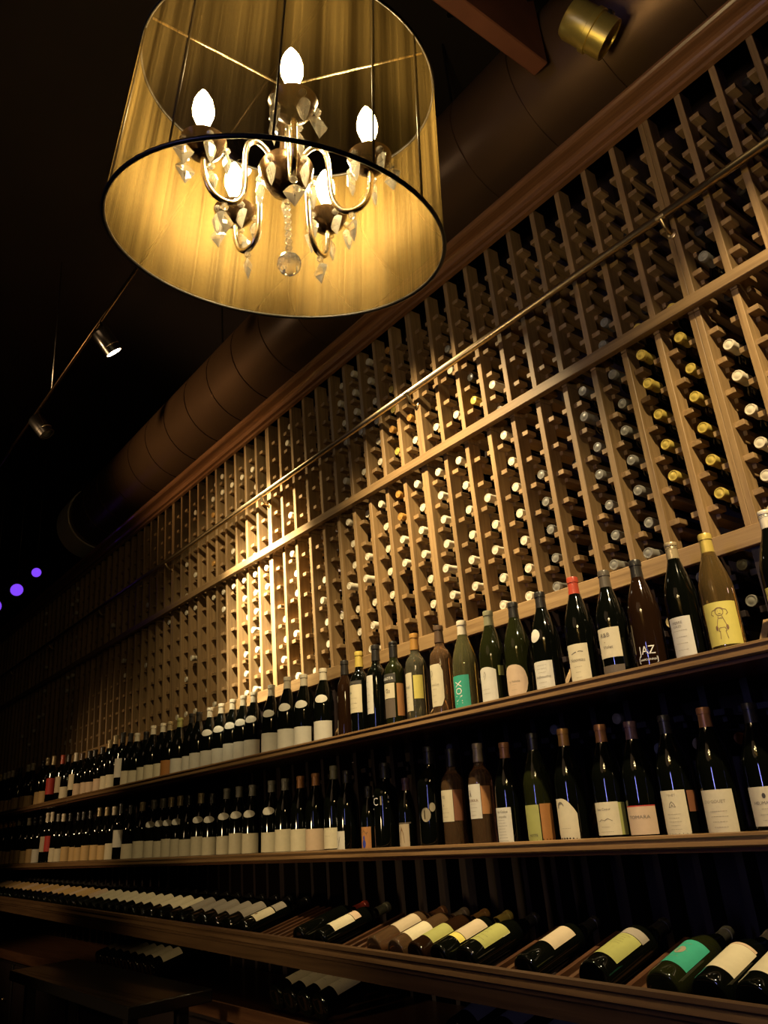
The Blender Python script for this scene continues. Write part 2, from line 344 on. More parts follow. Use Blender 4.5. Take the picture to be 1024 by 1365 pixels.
def patch(kind, shape, z0, z1, half, phi, off=.0006, n=18, mrow=6):
    """A paper label following the glass; phi is measured from the label side (-y) towards +x."""
    m = MB(); zc, hh = (z0 + z1) / 2, (z1 - z0) / 2; rows = []
    for i in range(n + 1):
        u = -1 + 2 * i / n
        a, b_ = z0, z1
        if shape == 'round': w = math.sqrt(max(0, 1 - (u * .985) ** 2)); a, b_ = zc - hh * w, zc + hh * w
        elif shape == 'disc': w = max(0, 1 - abs(u * .99) ** 2.6) ** .5; a, b_ = zc - hh * w, zc + hh * w
        elif shape == 'cut':
            k = max(0, abs(u) - .72) / .28 * .18 * hh * 2; a, b_ = z0 + k, z1 - k
        elif shape == 'arch': b_ = z1 - .32 * hh * max(0, u * .9 + .12) ** 2 * 2.2
        elif shape == 'dome': b_ = z1 - .10 * hh * 2 * u * u
        elif shape == 'slope': b_ = z1 - .22 * hh * (u + 1)
        rows.append((u, a, b_))
    for u, a, b_ in rows:
        for j in range(mrow + 1):
            z = a + (b_ - a) * j / mrow; r = radius(kind, z) + off; t = math.radians(phi + u * half)
            m.v.append((r * math.sin(t), -r * math.cos(t), z))
    for i in range(n):
        for j in range(mrow):
            k = i * (mrow + 1) + j; m.f.append((k, k + mrow + 1, k + mrow + 2, k + 1))
    return m
def bend(kind, polys2d, z0, phi, off=.0011):
    """Flat polygons (x across in metres, y up) wrapped round the glass."""
    m = MB()
    for poly in polys2d:
        v = []
        for x, y in poly:
            r = radius(kind, z0 + y) + off; t = math.radians(phi) + x / r
            v.append((r * math.sin(t), -r * math.cos(t), z0 + y))
        m.add(v, [tuple(range(len(v)))])
    return m
def text2d(s, size, turn=0, stretch=1.0):
    cu = bpy.data.curves.new('t', 'FONT'); cu.body = s; cu.size = size; cu.align_x = 'CENTER'; cu.align_y = 'CENTER'; cu.resolution_u = 2
    o = bpy.data.objects.new('t', cu); C.objects.link(o); bpy.context.view_layer.update()
    me = o.evaluated_get(bpy.context.evaluated_depsgraph_get()).to_mesh()
    ps = []
    for p in me.polygons:
        q = [(me.vertices[i].co.x * stretch, me.vertices[i].co.y) for i in p.vertices]
        if turn: q = [(-y, x) for x, y in q]
        ps.append(q)
    o.to_mesh_clear(); bpy.data.objects.remove(o); bpy.data.curves.remove(cu)
    return ps
def lines2d(spec):                               # thin printed rules: (x0, x1, y, height)
    return [[(x0, y), (x1, y), (x1, y + h), (x0, y + h)] for x0, x1, y, h in spec]
def stroke(pts, w=.0007):
    out = []
    for (xa, ya), (xb, yb) in zip(pts, pts[1:]):
        dx, dy = xb - xa, yb - ya; l = math.hypot(dx, dy) or 1; nx, ny = -dy / l * w, dx / l * w
        out.append([(xa + nx, ya + ny), (xb + nx, yb + ny), (xb - nx, yb - ny), (xa - nx, ya - ny)])
    return out
def ell(cx, cy, rx, ry, n=14, a0=0, a1=2 * PI):
    return [(cx + rx * math.cos(a0 + (a1 - a0) * i / n), cy + ry * math.sin(a0 + (a1 - a0) * i / n)) for i in range(n + 1)]
def scribble(rng, w, y0, y1, n):                 # lines of print too small to read
    out = []
    for i in range(n):
        y = y1 - (y1 - y0) * i / max(1, n - 1); ww = w * rng.uniform(.45, 1); x = -w + (w - ww) * rng.uniform(.3, 1)
        while x < ww * .9:
            l = rng.uniform(.002, .006); out += lines2d([(x, min(x + l, ww), y, .0009)]); x += l + .0012
    return out
STUFF = []
def heap(kind, gl, cap, labels, loc, rot, h, order='ZYX'):
    from mathutils import Euler
    s = h / KINDS[kind][-1][1] if h else 1
    M = Matrix.Translation(loc) @ (Matrix.Rotation(rot[0], 4, 'X') @ Matrix.Rotation(rot[2], 4, 'Z')) @ Matrix.Diagonal((1, 1, s, 1))
    STUFF.append((glass_mesh(kind, gl), M)); STUFF.append((cap_mesh(kind, cap), M))
    for L in labels:
        nm, shape, z0, z1, half, phi, col = L
        STUFF.append((cached(('lab', kind) + tuple(L), lambda: patch(kind, shape, z0, z1, half, phi).mesh(nm, 'paper_' + col, True, False)), M))
def make_bottle(kind, gl, cap, labels=(), prints=(), loc=(0, 0, 0), rot=(0, 0, 0), h=None, neckband=None, name='wine_bottle'):
    r = link(name, glass_mesh(kind, gl)); r.rotation_mode = 'ZYX'; r.location = loc; r.rotation_euler = rot
    if h: r.scale = (1, 1, h / KINDS[kind][-1][1]) if abs(h / KINDS[kind][-1][1] - 1) < .18 else (h / KINDS[kind][-1][1],) * 3
    if cap: link('capsule', cap_mesh(kind, cap), r)
    if neckband:
        top = KINDS[kind][-1][1]
        link('neck_band', cached(('band', kind, neckband), lambda: MB().lathe([(.0176, top - .070), (.0173, top - .058), (.0172, top - .055)], 22).mesh('band', 'paper_' + neckband, True)), r)
    ls = []
    for L in labels:
        nm, shape, z0, z1, half, phi, col = L
        key = ('lab', kind) + tuple(L)
        ls.append(link(nm, cached(key, lambda: patch(kind, shape, z0, z1, half, phi, .0006 if nm == 'label' else .0005).mesh(nm, 'paper_' + col, True, False)), r))
    for i, nm, mat, polys, z0, phi in prints:
        link(nm, bend(kind, polys, z0, phi).mesh(nm, 'print_' + mat, False, False), ls[i] if ls else r)
    return r

# -- bottles lying in the racks: rack, section, column, row, capsule colour, how far the neck comes out
CELLS = """-1L00W2 -1L01W4 -1L02W5 -1L03W5 -1L04W4 -1L05W4 -1U01G4 -1U02D5 0L01W4 0L02W3 0L03W4 0L04W4 0L05W4 0L06W4 0L11W4 0L12W4 0L13W5 0L14W5 0L15W5 0L16W4 0L20W4 0L21W5 0L22W4 0L23W5 0L24W4 0L30W4 0L31W5 0L32W5 0L33W5 0L34W5 0L35W5 0L36W4 0L40G4 0L41G5 0L42G5 0L43G5 0L44G5 0L60G3 0L61G5 0L62G5 0L63G4 0L64G5 0L65G3 0L66G4 0L70G3 0L71G5 0L72G4 0L73G4 0L74G4 0L75G5 0L76G4 0L82Y4 0L83Y4 0L84Y4 0L85Y3 0L86Y3 0L91Y4 0L92Y4 0L93Y4 0L94Y4 0L95Y5 0L96Y4 0U01W5 0U11W5 0U13W5 0U14G5 0U21Y4 0U22D4 0U30G4 0U31W3 0U50D6 0U70G2 0U71G5 0U80Y4 0U90Y4 1L01W4 1L02W5 1L03W5 1L10W4 1L12W4 1L14W5 1L15W5 1L16W4 1L20W5 1L31W5 1L32W5 1L33W4 1L34W5 1L42W5 1L51W5 1L52W5 1L53W3 1L54W5 1L55W5 1L56W4 1L60W3 1L61W4 1L62W5 1L63W3 1L64W4 1L66W5 1L72W5 1L73W5 1L74W5 1L75W5 1L76W4 1L83W4 1L84W4 1L85O4 1L86O4 1L91W5 1L92W5 1L93W4 1L94W4 1L95W5 1L96W4 1U11W4 1U15W4 1U16W5 1U50W4 1U51W4 1U53W5 1U54W5 1U55W4 1U56W5 1U61W5 1U63W5 1U64W4 1U65W4 1U66W4 1U71W5 1U72W5 1U73W5 1U74W5 1U75W4 1U76W4 1U80W5 1U81Y5 1U82O4 1U83Y5 1U84Y5 1U85O4 1U86O5 1U90W5 1U91W5 1U92O4 2L00W4 2L04W5 2L10W4 2L12W4 2L16W4 2L20W4 2L23W1 2L26W4 2L31W5 2L40W4 2L46W4 2L55W4 2L56W4 2L66W4 2L70W4 2L71W4 2L72W4 2L74W5 2L75W4 2L76W4 2L80W3 2L81W5 2L82W4 2L83W3 2L84W4 2L85W4 2L86W4 2L95W4 2L96W4 2U10W4 2U12W4 2U21W4 2U25W4 2U41O4 2U44O4 2U45W4 2U46W5 2U55W4 2U56W4 2U61W4 2U65W4 2U70W4 2U75W4 2U80W4 2U84W5 2U85W4 3L34W4 3L35W3 3L64W4 3L72W5 3L96W4 3U11W3 3U61W4 3U90W5 4L31W4 4L32W4 4L33W4 4L34W4 4L35W3 4L36W3 4L41W4 4L42W4 4L43W4 4L44W4 4L45W4 4L46W3 4U31W4 4U32W4 4U34W4 4U35W3 4U36W4 4U40W4 4U41W4 4U42W4 4U44W3 4U45W3 4U46W3 5L32W4 5L33W3 5L34W4 5L43W5 5L44W5 5L52W3 5L53W5 5L54W4 5L55W4 5L63W2 5L74W3 5L82W4 5L83W4 5L84W3 5L85W4 5L86W3 5U24Y4 5U72W4 5U74W4 5U75W3 5U76W3 5U81W2"""
CAPN = dict(W='white', G='grey', D='black', Y='yellow', O='orange')
seen = set(); IN = []
for c in CELLS.split():
    k = 2 if c[0] == '-' else 1
    IN.append((int(c[:k]), c[k], int(c[k + 1]), int(c[k + 2]), c[k + 3], int(c[k + 4])))
rng = random.Random(3)
have = {x[:4] for x in IN}
for u, sec, cols, p in ((-1, 'U', range(0, 4), .3), (0, 'U', range(5, 10), .2), (-1, 'L', range(1, 3), .5), (0, 'L', range(5, 6), .5)):
    for c in cols:
        for r in range(7):
            if (u, sec, c, r) not in have and rng.random() < p and not (sec == 'L' and u == -1 and c == 0): IN.append((u, sec, c, r, 'D', 7 + rng.randint(0, 2)))
for u, c, r in ((0, 4, 0), (0, 7, 0), (0, 9, 0), (1, 8, 0), (0, 9, 1), (0, 8, 1), (1, 9, 1), (-1, 1, 1), (-1, 0, 0), (0, 2, 1), (0, 6, 2), (0, 8, 2), (0, 9, 2), (-1, 0, 2), (-1, 1, 3), (0, 5, 3), (0, 3, 3), (1, 9, 3), (0, 7, 2), (0, 9, 3)):
    IN.append((u, 'B', c, r, 'TKGGNGG'[(c + r) % 7] if r < 2 else 'GKGTG'[(c * 3 + r) % 5], 5))
SECN = dict(U='upper', L='lower', B='dark base')
HOLD = {}
for u, sec, c, r, col, yi in IN:
    z = {'U': ZU + .1025 * r, 'L': ZL + .1015 * r, 'B': (.405, .505, .07, .17)[r] if sec == 'B' else 0}[sec] + .0402
    x = RK - U * (u + 1) + .006 + (c + .5) * PT
    y = -.07 + .02 * max(yi, 3)
    if (u, sec, c, r) in seen: continue
    seen.add((u, sec, c, r))
    if u >= 2: heap('D', 'dark', col, (), (x, y + .301, EYE + z), (PI / 2, 0, 0), None); continue
    o = make_bottle('D', 'dark' if rng.random() < .8 else 'brown', (col if sec != 'B' else col), loc=(x, y + .301, EYE + z), rot=(PI / 2, 0, 0))
    cn = {**CAPN, 'T': 'tan', 'K': 'copper', 'N': 'olive'}[col]
    if sec == 'B': lab = f'{cn}-capped bottle lying in column {ORD(c + 1)}, cubbyhole {ORD(r + 1)}, of dark base rack {ORD(u + 2)}'
    else: lab = f'{cn}-capped bottle lying in column {ORD(c + 1)}, {ORD(r + 1)} row up, {ORD(u + 2)} {SECN[sec]} rack'
    tag(o, lab, 'wine bottle', f'bottles lying in the {SECN[sec]} racks')

# -- bottles standing on the two ledges: across position and height measured for each
R1 = [(-0.775, 0.315), (-0.934, 0.309), (-1.03, 0.317), (-1.144, 0.303), (-1.248, 0.304), (-1.357, 0.316), (-1.485, 0.306), (-1.597, 0.303), (-1.706, 0.303), (-1.831, 0.301), (-1.946, 0.311), (-2.077, 0.313), (-2.198, 0.31), (-2.304, 0.321), (-2.41, 0.318), (-2.507, 0.302), (-2.657, 0.3), (-2.804, 0.303), (-2.936, 0.316), (-3.071, 0.305), (-3.228, 0.301), (-3.328, 0.301), (-3.432, 0.3), (-3.548, 0.298), (-3.67, 0.297), (-3.797, 0.294), (-3.876, 0.298), (-4.022, 0.296), (-4.146, 0.295), (-4.241, 0.299), (-4.375, 0.304), (-4.476, 0.284), (-4.61, 0.293), (-4.715, 0.306), (-4.837, 0.326), (-4.961, 0.324), (-5.055, 0.308), (-5.177, 0.281), (-5.314, 0.278), (-5.414, 0.284), (-5.561, 0.286), (-5.685, 0.3), (-5.845, 0.307), (-5.978, 0.316), (-6.188, 0.333), (-6.333, 0.338), (-6.442, 0.327), (-6.716, 0.339), (-6.839, 0.342), (-7.071, 0.339), (-7.158, 0.335), (-7.294, 0.336), (-7.411, 0.341), (-7.529, 0.34), (-7.676, 0.341)]
R2 = [(-0.928, 0.272), (-1.043, 0.287), (-1.153, 0.285), (-1.256, 0.284), (-1.352, 0.289), (-1.481, 0.295), (-1.597, 0.297), (-1.713, 0.285), (-1.828, 0.296), (-1.955, 0.293), (-2.062, 0.313), (-2.191, 0.224), (-2.305, 0.285), (-2.406, 0.214), (-2.538, 0.281), (-2.623, 0.306), (-2.751, 0.29), (-2.863, 0.289), (-2.983, 0.29), (-3.094, 0.291), (-3.261, 0.287), (-3.383, 0.29), (-3.503, 0.291), (-3.65, 0.263), (-3.771, 0.289), (-3.91, 0.289), (-4.013, 0.293), (-4.123, 0.294), (-4.225, 0.296), (-4.348, 0.297), (-4.504, 0.296), (-4.668, 0.291), (-4.819, 0.308), (-4.927, 0.298), (-5.051, 0.302), (-5.181, 0.306), (-5.342, 0.299), (-5.469, 0.3), (-5.57, 0.301), (-5.737, 0.306), (-5.879, 0.309), (-5.994, 0.316), (-6.134, 0.338), (-6.239, 0.344), (-6.396, 0.322), (-6.544, 0.32), (-6.7, 0.323), (-6.87, 0.353), (-6.972, 0.348), (-7.119, 0.339), (-7.216, 0.338), (-7.367, 0.346), (-7.508, 0.347)]
LEAN = -math.radians(2.5)
def spread(row, kinds):
    xs = [x for x, h in row]
    for _ in range(40):
        for i in range(len(xs) - 1):
            rr = KINDS[kinds[i]][5][0] + KINDS[kinds[i + 1]][5][0] + .001
            g = xs[i] - xs[i + 1] - rr
            if g < 0: xs[i] -= g / 2; xs[i + 1] += g / 2
    return xs
def T(s, size, mat, z0, phi=0, i=0, turn=0, stretch=1.0, dx=0, dy=0):
    ps = [[(x + dx, y + dy) for x, y in q] for q in text2d(s, size, turn, stretch)]
    return (i, 'lettering', mat, ps, z0, phi)
def P_(polys, mat, z0, phi=0, i=0, nm='print'): return (i, nm, mat, polys, z0, phi)
def SC(seed, w, y0, y1, n, mat='faint', phi=0, i=0, z0=0): return (i, 'print', mat, scribble(random.Random(seed), w, y0, y1, n), z0, phi)
figure = (stroke(ell(0, .093, .009, .009)) + stroke([(-.008, .099), (-.016, .097), (-.019, .089), (-.014, .085)]) + stroke([(.008, .099), (.016, .097), (.019, .089), (.014, .085)]) + stroke(ell(0, .096, .010, .007, 8, .3, 2.8)) + stroke([(-.003, .095), (-.002, .0945)]) + stroke([(.002, .0945), (.003, .095)]) + stroke([(-.003, .089), (.003, .089)]) + stroke([(-.004, .083), (-.010, .064), (-.012, .050)]) + stroke([(.004, .083), (.010, .064), (.012, .050)])
          + stroke([(-.006, .056), (.006, .056), (.009, .048), (-.009, .048), (-.006, .056)]) + stroke([(-.006, .048), (-.008, .030)]) + stroke([(.006, .048), (.009, .030)]) + [ell(-.012, .056, .003, .006)[:-1], ell(.012, .056, .003, .006)[:-1]] + stroke([(-.004, .078), (.004, .078)]))
# (kind, glass, capsule, labels, prints, neck band, words)
F1 = [
 ('B', 'dark', 'Cs', [('label', 'rect', .02, .12, 50, -8, 'Y')], [], None, 'dark bottle with white screw cap and yellow label at the end of the upper ledge'),
 ('B', 'amber', 'Y', [('label', 'rect', .022, .122, 58, 8, 'Y')], [P_(figure, 'brown', .005, 6)], None, 'clear golden bottle with yellow capsule and sketched figure on yellow label'),
 ('B', 'dark', 'Ts', [('label', 'rect', .016, .108, 40, -10, 'W')], [T('PIERRE', .009, 'grey', .094, -16), T('GAUD', .008, 'grey', .085, -18), SC(2, .018, .03, .075, 4, 'faint', -10)], None, 'dark bottle with gold screw cap and white label of grey capitals'),
 ('B', 'brown', 'D', [('back_label', 'rect', .03, .11, 16, -80, 'G')], [T('JAZ', .030, 'white', .052, 5, stretch=.9), P_([[(-.004, .038), (.0065, .038), (.001, .052)]], 'blue', .006, 5), P_(stroke([(-.024, .018), (.024, .018), (.024, .031), (-.024, .031), (-.024, .018)]), 'white', .004, 5, nm='print'), T('CHARDONNAY', .0072, 'white', .029, 5)], None, 'brown bottle with black capsule and large white letters over a boxed word'),
 ('B', 'dark', 'M', [('label', 'rect', .056, .135, 46, -4, 'C'), ('label', 'rect', .012, .036, 46, -4, 'N')], [T('R&B', .016, 'grey', .115, -14), T('Violet', .012, 'grey', .083, -8), P_([ell(-.009, .097, .0012, .0012)[:-1]], 'brown', 0, -6)], None, 'dark bottle with grey-brown capsule, square cream label and narrow brown strip below'),
 ('B', 'dark', 'R', [('label', 'rect', .014, .110, 46, -4, 'C')], [T('Nouveau', .014, 'grey', .068, -4, stretch=.9), P_(stroke([(-.018, .084), (-.006, .088), (.008, .090), (.018, .088)], .0009), 'ink', 0, -2), SC(5, .014, .022, .05, 3, 'faint', -4)], None, 'dark bottle with red capsule and cream label in script'),
 ('B', 'dark', 'D', [('label', 'rect', .008, .092, 46, -6, 'W'), ('neck_label', 'round', .148, .186, 27, -24, 'W')], [T('Antheaume', .011, 'grey', .048, -6), SC(6, .018, .06, .08, 3, 'faint', -6), SC(7, .018, .02, .032, 2, 'faint', -6)], 'C', 'dark bottle with cream neck band, white oval on its shoulder and white label'),
 ('B', 'olive', 'D', [('label', 'disc', .006, .104, 58, -4, 'I')], [T('La Vialette', .009, 'grey', .055, -4), SC(8, .016, .03, .045, 2, 'faint', -4)], None, 'dark green bottle with big round tan label'),
 ('B', 'olive', 'N', [('label', 'dome', .014, .118, 50, -12, 'W'), ('back_label', 'rect', .09, .12, 14, 62, 'V')], [P_(stroke([(-.006, .088), (.0, .104), (.004, .096), (.0, .086), (-.004, .08)]), 'grey', 0, -14), SC(9, .018, .038, .05, 2, 'faint', -12)], 'W', 'olive bottle with sage capsule, white neck ring and tall white label'),
 ('B', 'green', 'W', [('label', 'rect', .010, .116, 56, -14, 'E'), ('back_label', 'rect', .06, .11, 14, -82, 'Y')], [T('INOX', .036, 'white', .062, -8, turn=1, stretch=.8)], None, 'clear greenish bottle with white capsule and teal label'),
 ('D', 'rose', 'B', [('label', 'cut', .036, .170, 52, -14, 'C')], [P_(stroke(ell(-.012, .142, .007, .009)) + stroke([(-.016, .128), (-.006, .152)]) + stroke([(-.02, .124), (-.006, .124)]), 'grey', 0, -14), T('Jean-Luc', .010, 'faint', .105, -10), SC(11, .016, .05, .09, 3, 'faint', -14)], None, 'rose wine bottle with brown capsule and cream label with cut corners'),
 ('D', 'clear', 'O', [('label', 'rect', .040, .165, 38, -30, 'C'), ('back_label', 'rect', .078, .155, 26, 42, 'Y')], [T('Oriel', .016, 'grey', .118, -32), P_([ell(-.012, .098, .002, .002)[:-1]], 'ink', 0, -26), SC(12, .014, .05, .085, 3, 'faint', -30)], None, 'clear bottle of white wine with orange capsule and yellow back label'),
 ('D', 'olive', 'Ds', [('label', 'rect', .155, .185, 54, -14, 'D'), ('label', 'rect', .100, .152, 48, -16, 'C'), ('label', 'rect', .035, .098, 48, -16, 'N'), ('back_label', 'rect', .04, .15, 22, 66, 'O')], [T('KUBOTA', .014, 'white', .168, -14), T('Gs', .02, 'grey', .125, -10, 1)], None, 'green bottle with black cap and dark label over a cream panel'),
 ('D', 'dark', 'D', [('label', 'rect', .062, .192, 40, -26, 'W')], [SC(14, .014, .08, .17, 5, 'faint', -26)], None, 'slender black bottle with black capsule and tall white label'),
 ('D', 'dark', 'Y', [('label', 'rect', .080, .178, 56, -8, 'C'), ('label', 'rect', .179, .192, 56, -8, 'D')], [T('VIN', .012, 'ink', .150, -30), SC(15, .018, .095, .13, 3, 'faint', -8), T('LIONES', .008, 'grey', .186, -8, 1)], None, 'black bottle with gold capsule and cream label under a dark header'),
 ('S', 'brown', 'D', [('label', 'rect', .015, .070, 16, -72, 'G')], [], None, 'slim dark brown bottle with only a narrow side label'),
 ('B', 'dark', 'W', 'burg', [], None, 'black bottle with white capsule and oval neck label beside the slim brown bottle'),
]
def burg(i, col='W', neck=True, top=.088):
    L = [('label', 'rect', .012, top, 62, 8, col)]
    if neck: L.append(('neck_label', 'round', .158, .190, 40, 4, 'W'))
    return L
# the rest of the upper row: capsule, paper, oval neck label, glass kind
REST1 = 'WWn WWn WWn WWn WWn WWn WWn WWn DWx DWx LWx TAx CCx CCx DCx Cwx DCx DWd TCx TCx DIx DIx DIx BIx CCd DCx RTd TRd TSx DSx CSx CSx DSx BSx CSx CSx CSx YSx YSx'.split()
CN = dict(W='white', D='black', L='pale green', T='tan', C='cream', B='brown', R='red', Y='yellow', G='grey', K='copper', N='sage', S='straw', w='cream')
PN = dict(W='white', A='orange-brown', C='cream', I='buff', T='tan', R='red', S='straw', w='cream', D='dark')
def place(row, zs, specs, ledge):
    xs = spread(row, [s[0] for s in specs])
    for (x, (x_, h)), (kind, gl, cap, labs, prints, band, words) in zip(zip(xs, row), specs):
        view = math.degrees(math.atan2(-x, 1.81))
        auto = labs == 'burg' or bool(labs and labs[0] == 'auto')
        if labs == 'burg': labs = burg(0)
        elif auto: labs = labs[1:]
        turn = math.radians(view * .6) if auto else math.radians(15)
        if x < -6.3: heap(kind, gl, cap, labs, (x, -.19, EYE + zs + .0021), (LEAN, 0, turn), min(h, .335)); continue
        o = make_bottle(kind, gl, cap, labs, prints, (x, -.19, EYE + zs + .0021 + (.0040 * x if zs < 0 else 0) * 0), (LEAN, 0, turn), min(max(h, .28), .335) if kind != 'H' else h, band)
        tag(o, words, 'wine bottle', f'bottles standing on the {ledge} ledge')
specs1 = list(F1)
for i, c in enumerate(REST1):
    n = len(specs1); cap, pa, nk = c[0], c[1].upper() if c[1] == 'w' else c[1], c[2]
    kind = 'D' if nk == 'd' else 'B'
    pcol = 'C' if c[1] == 'w' else pa
    labs = ['auto'] + ([('label', 'rect', .012, .085 + (i % 3) * .004, 66, 0, pcol)] if kind == 'B' else [('label', 'rect', .06, .16, 60, 0, pcol)])
    if nk == 'n': labs.append(('neck_label', 'round', .158, .190, 42, 0, 'W'))
    w = f'black bottle with {CN[cap]} capsule and {PN[pcol]} label, {ORD(n + 1)} along upper ledge from camera end'
    if nk == 'n': w = f'black bottle with white capsule and oval neck label, {ORD(n + 1)} along upper ledge from camera end'
    specs1.append((kind, 'dark', 'CAPS' and ('Y' if cap == 'S' else cap), labs, [], None, w))
while len(specs1) < len(R1):
    n = len(specs1); specs1.append(('B', 'dark', 'T', ['auto', ('label', 'rect', .012, .088, 66, 0, 'S')], [], None, f'black bottle with tan capsule and straw label, {ORD(n + 1)} along upper ledge from camera end'))
place(R1, ZS1, specs1[:len(R1)], 'upper')

emblem = stroke([(-.008, 0), (-.005, .008), (0, .013), (.005, .008), (.008, 0), (-.008, 0)]) + stroke([(-.003, .0), (0, .006), (.003, .0)])
F2 = [
 ('B', 'dark', 'D', [('label', 'rect', .018, .104, 54, -2, 'C')], [T('HEUMANN', .010, 'grey', .068, -4), P_([ell(.0, .084, .004, .006)[:-1]], 'ink', 0, -2), SC(21, .018, .03, .055, 3, 'faint')], None, 'dark bottle with emblem on its cream label at the camera end of the lower ledge'),
 ('B', 'dark', 'K', [('label', 'rect', .008, .104, 56, -2, 'C')], [T('DU GOUET', .010, 'faint', .077, -8), SC(22, .02, .02, .055, 4, 'faint')], None, 'dark bottle with copper-brown capsule and large plain cream label'),
 ('B', 'dark', 'D', [('label', 'rect', .006, .112, 46, -6, 'C'), ('back_label', 'rect', .06, .11, 24, 70, 'K')], [T('VINET', .008, 'faint', .100, -6), P_(emblem, 'grey', .072, -8), SC(23, .018, .02, .055, 5, 'faint', -6)], None, 'dark bottle with tall cream label bearing a small crest and curled upper edge'),
 ('B', 'dark', 'P', [('label', 'rect', .012, .080, 56, 4, 'I'), ('label', 'rect', .080, .083, 56, 4, 'R')], [T('TOMARA', .012, 'grey', .054, -2, stretch=1.15)], None, 'dark bottle with mauve-grey capsule and low peach label edged red'),
 ('B', 'dark', 'K', [('label', 'rect', .014, .096, 54, -10, 'C'), ('back_label', 'rect', .014, .094, 14, 58, 'V')], [T('Bon Coeur', .009, 'grey', .078, -12), P_(stroke([(-.02, .048), (-.01, .053), (-.002, .05), (.008, .055), (.02, .049)]), 'grey', 0, -10), P_(lines2d([(-.024, .024, .042, .001)]), 'faint', 0, -10), SC(25, .02, .022, .034, 2, 'faint', -10)], None, 'dark bottle with shiny copper capsule and landscape sketch on cream label'),
 ('B', 'dark', 'O', [('label', 'arch', .004, .112, 50, -12, 'C')], [P_([[(x - .004, y) for x, y in ell(0, .092, .012, .012, 10, .2, 3.4)] + [(x - .002, y + .001) for x, y in reversed(ell(0, .088, .009, .010, 10, .2, 3.4))]], 'grey', 0, -20), SC(26, .016, .03, .035, 1, 'faint', -10)], None, 'dark bottle with orange capsule and curved-top cream label with a swoosh'),
 ('B', 'olive', 'D', [('label', 'rect', .006, .102, 42, -22, 'V'), ('back_label', 'rect', .006, .104, 26, 50, 'A')], [T('NOTTE', .009, 'ink', .022, -14)], None, 'dark bottle with plain green label and brown back label'),
 ('B', 'dark', 'K', [('label', 'rect', .002, .106, 44, -14, 'W')], [T('del Colne', .010, 'grey', .094, -10), T('ampolle', .009, 'grey', .080, -10), SC(28, .02, .012, .07, 8, 'grey', -14)], None, 'dark bottle with copper capsule and white label full of handwriting'),
 ('D', 'rose', 'T', [('label', 'rect', .078, .178, 44, -18, 'W'), ('back_label', 'rect', .09, .172, 24, 52, 'O')], [T('LOKKA', .012, 'brown', .130, -16), P_(stroke([(-.012, .142), (-.010, .156), (-.006, .142)], .0014) + [ell(-.010, .159, .002, .002)[:-1]], 'ink', 0, -16), SC(29, .015, .088, .12, 4, 'faint', -18)], None, 'clear rose bottle with white label showing a tiny figure'),
 ('D', 'rose', 'D', [('label', 'rect', .076, .172, 46, -18, 'C'), ('back_label', 'rect', .078, .172, 24, 54, 'K')], [T('VIE', .014, 'faint', .150, -26), P_([ell(-.006, .125, .0014, .0014)[:-1]], 'ink', 0, -18), SC(30, .015, .09, .115, 3, 'faint', -18)], None, 'rose bottle with black capsule and cream label beside a propped wooden slat'),
 ('L', 'dark', 'D', [], [P_([ell(-.006, .10, .018, .022)[:-1], ell(.018, .122, .010, .014)[:-1]], 'faint', 0, 12)], None, 'tall black bottle with painted pattern and no paper label'),
 ('H', 'dark', 'P', [('label', 'rect', .006, .078, 46, -4, 'T'), ('label', 'rect', .079, .083, 56, 0, 'N')], [P_([[(-.012, .02), (.008, .02), (.004, .05), (-.004, .07), (-.010, .05)]], 'brown', 0, -6)], None, 'small half bottle with mauve capsule and brown picture label'),
 ('L', 'dark', 'D', [], [P_(stroke([(-.034, .205), (.036, .205)], .0012) + stroke([(-.034, .158), (.030, .158)], .0012), 'white', -.012, 0), T('C', .042, 'white', .170, -18), P_(lines2d([(.008, .040, .186, .009), (.008, .040, .172, .005)]) + lines2d([(.008, .013, .164, .032)]), 'faint', -.006, 0)], None, 'large black bottle lettered in white and gold on the glass'),
 ('H', 'dark', 'D', [('label', 'rect', .004, .082, 50, -4, 'O')], [P_([ell(-.001, .018, .008, .014)[:-1], ell(-.001, .038, .004, .008)[:-1]], 'blue', .006, -6), P_(stroke([(-.012, .062), (-.002, .07), (.008, .058), (.014, .064)], .0014), 'brown', 0, -4)], None, 'small half bottle with orange and blue picture label'),
 ('B', 'dark', 'D', [('label', 'rect', .006, .074, 34, -14, 'W')], [P_(stroke([(-.006, .02), (.004, .054)], .0008) + stroke([(-.008, .05), (-.002, .03)], .0006), 'ink', 0, -14)], None, 'black bottle with narrow white label crossed by a pen stroke'),
 ('B', 'dark', 'N', [('label', 'rect', .012, .082, 58, 0, 'C')], [SC(31, .02, .05, .054, 1, 'faint')], None, 'black bottle with cream label behind the narrow white-labelled one'),
]
REST2 = 'KIx KCx GCx GCn GCn GCn GCn DCn TCn DCx TCn TCn GCn GCn TCx DCx DWd CCx TSx TSx DSx DSx DSx DSx CCx GCx CRd CTd DWx DSx CSx DSx CSx OSx OSx OSx OSx'.split()
specs2 = list(F2)
for i, c in enumerate(REST2):
    n = len(specs2); cap, pa, nk = c; kind = 'D' if nk == 'd' else 'B'
    labs = ['auto'] + ([('label', 'rect', .010, .088 + (i % 3) * .004, 66, 0, pa)] if kind == 'B' else [('label', 'rect', .07, .16, 60, 0, pa)])
    if nk == 'n': labs.append(('neck_label', 'round', .158, .190, 42, 0, 'W'))
    w = f'black bottle with {CN.get(cap, "orange")} capsule and {PN[pa]} label, {ORD(n + 1)} along lower ledge from camera end'
    specs2.append((kind, 'dark', cap, labs, [], None, w))
place(R2, ZS2, specs2[:len(R2)], 'lower')

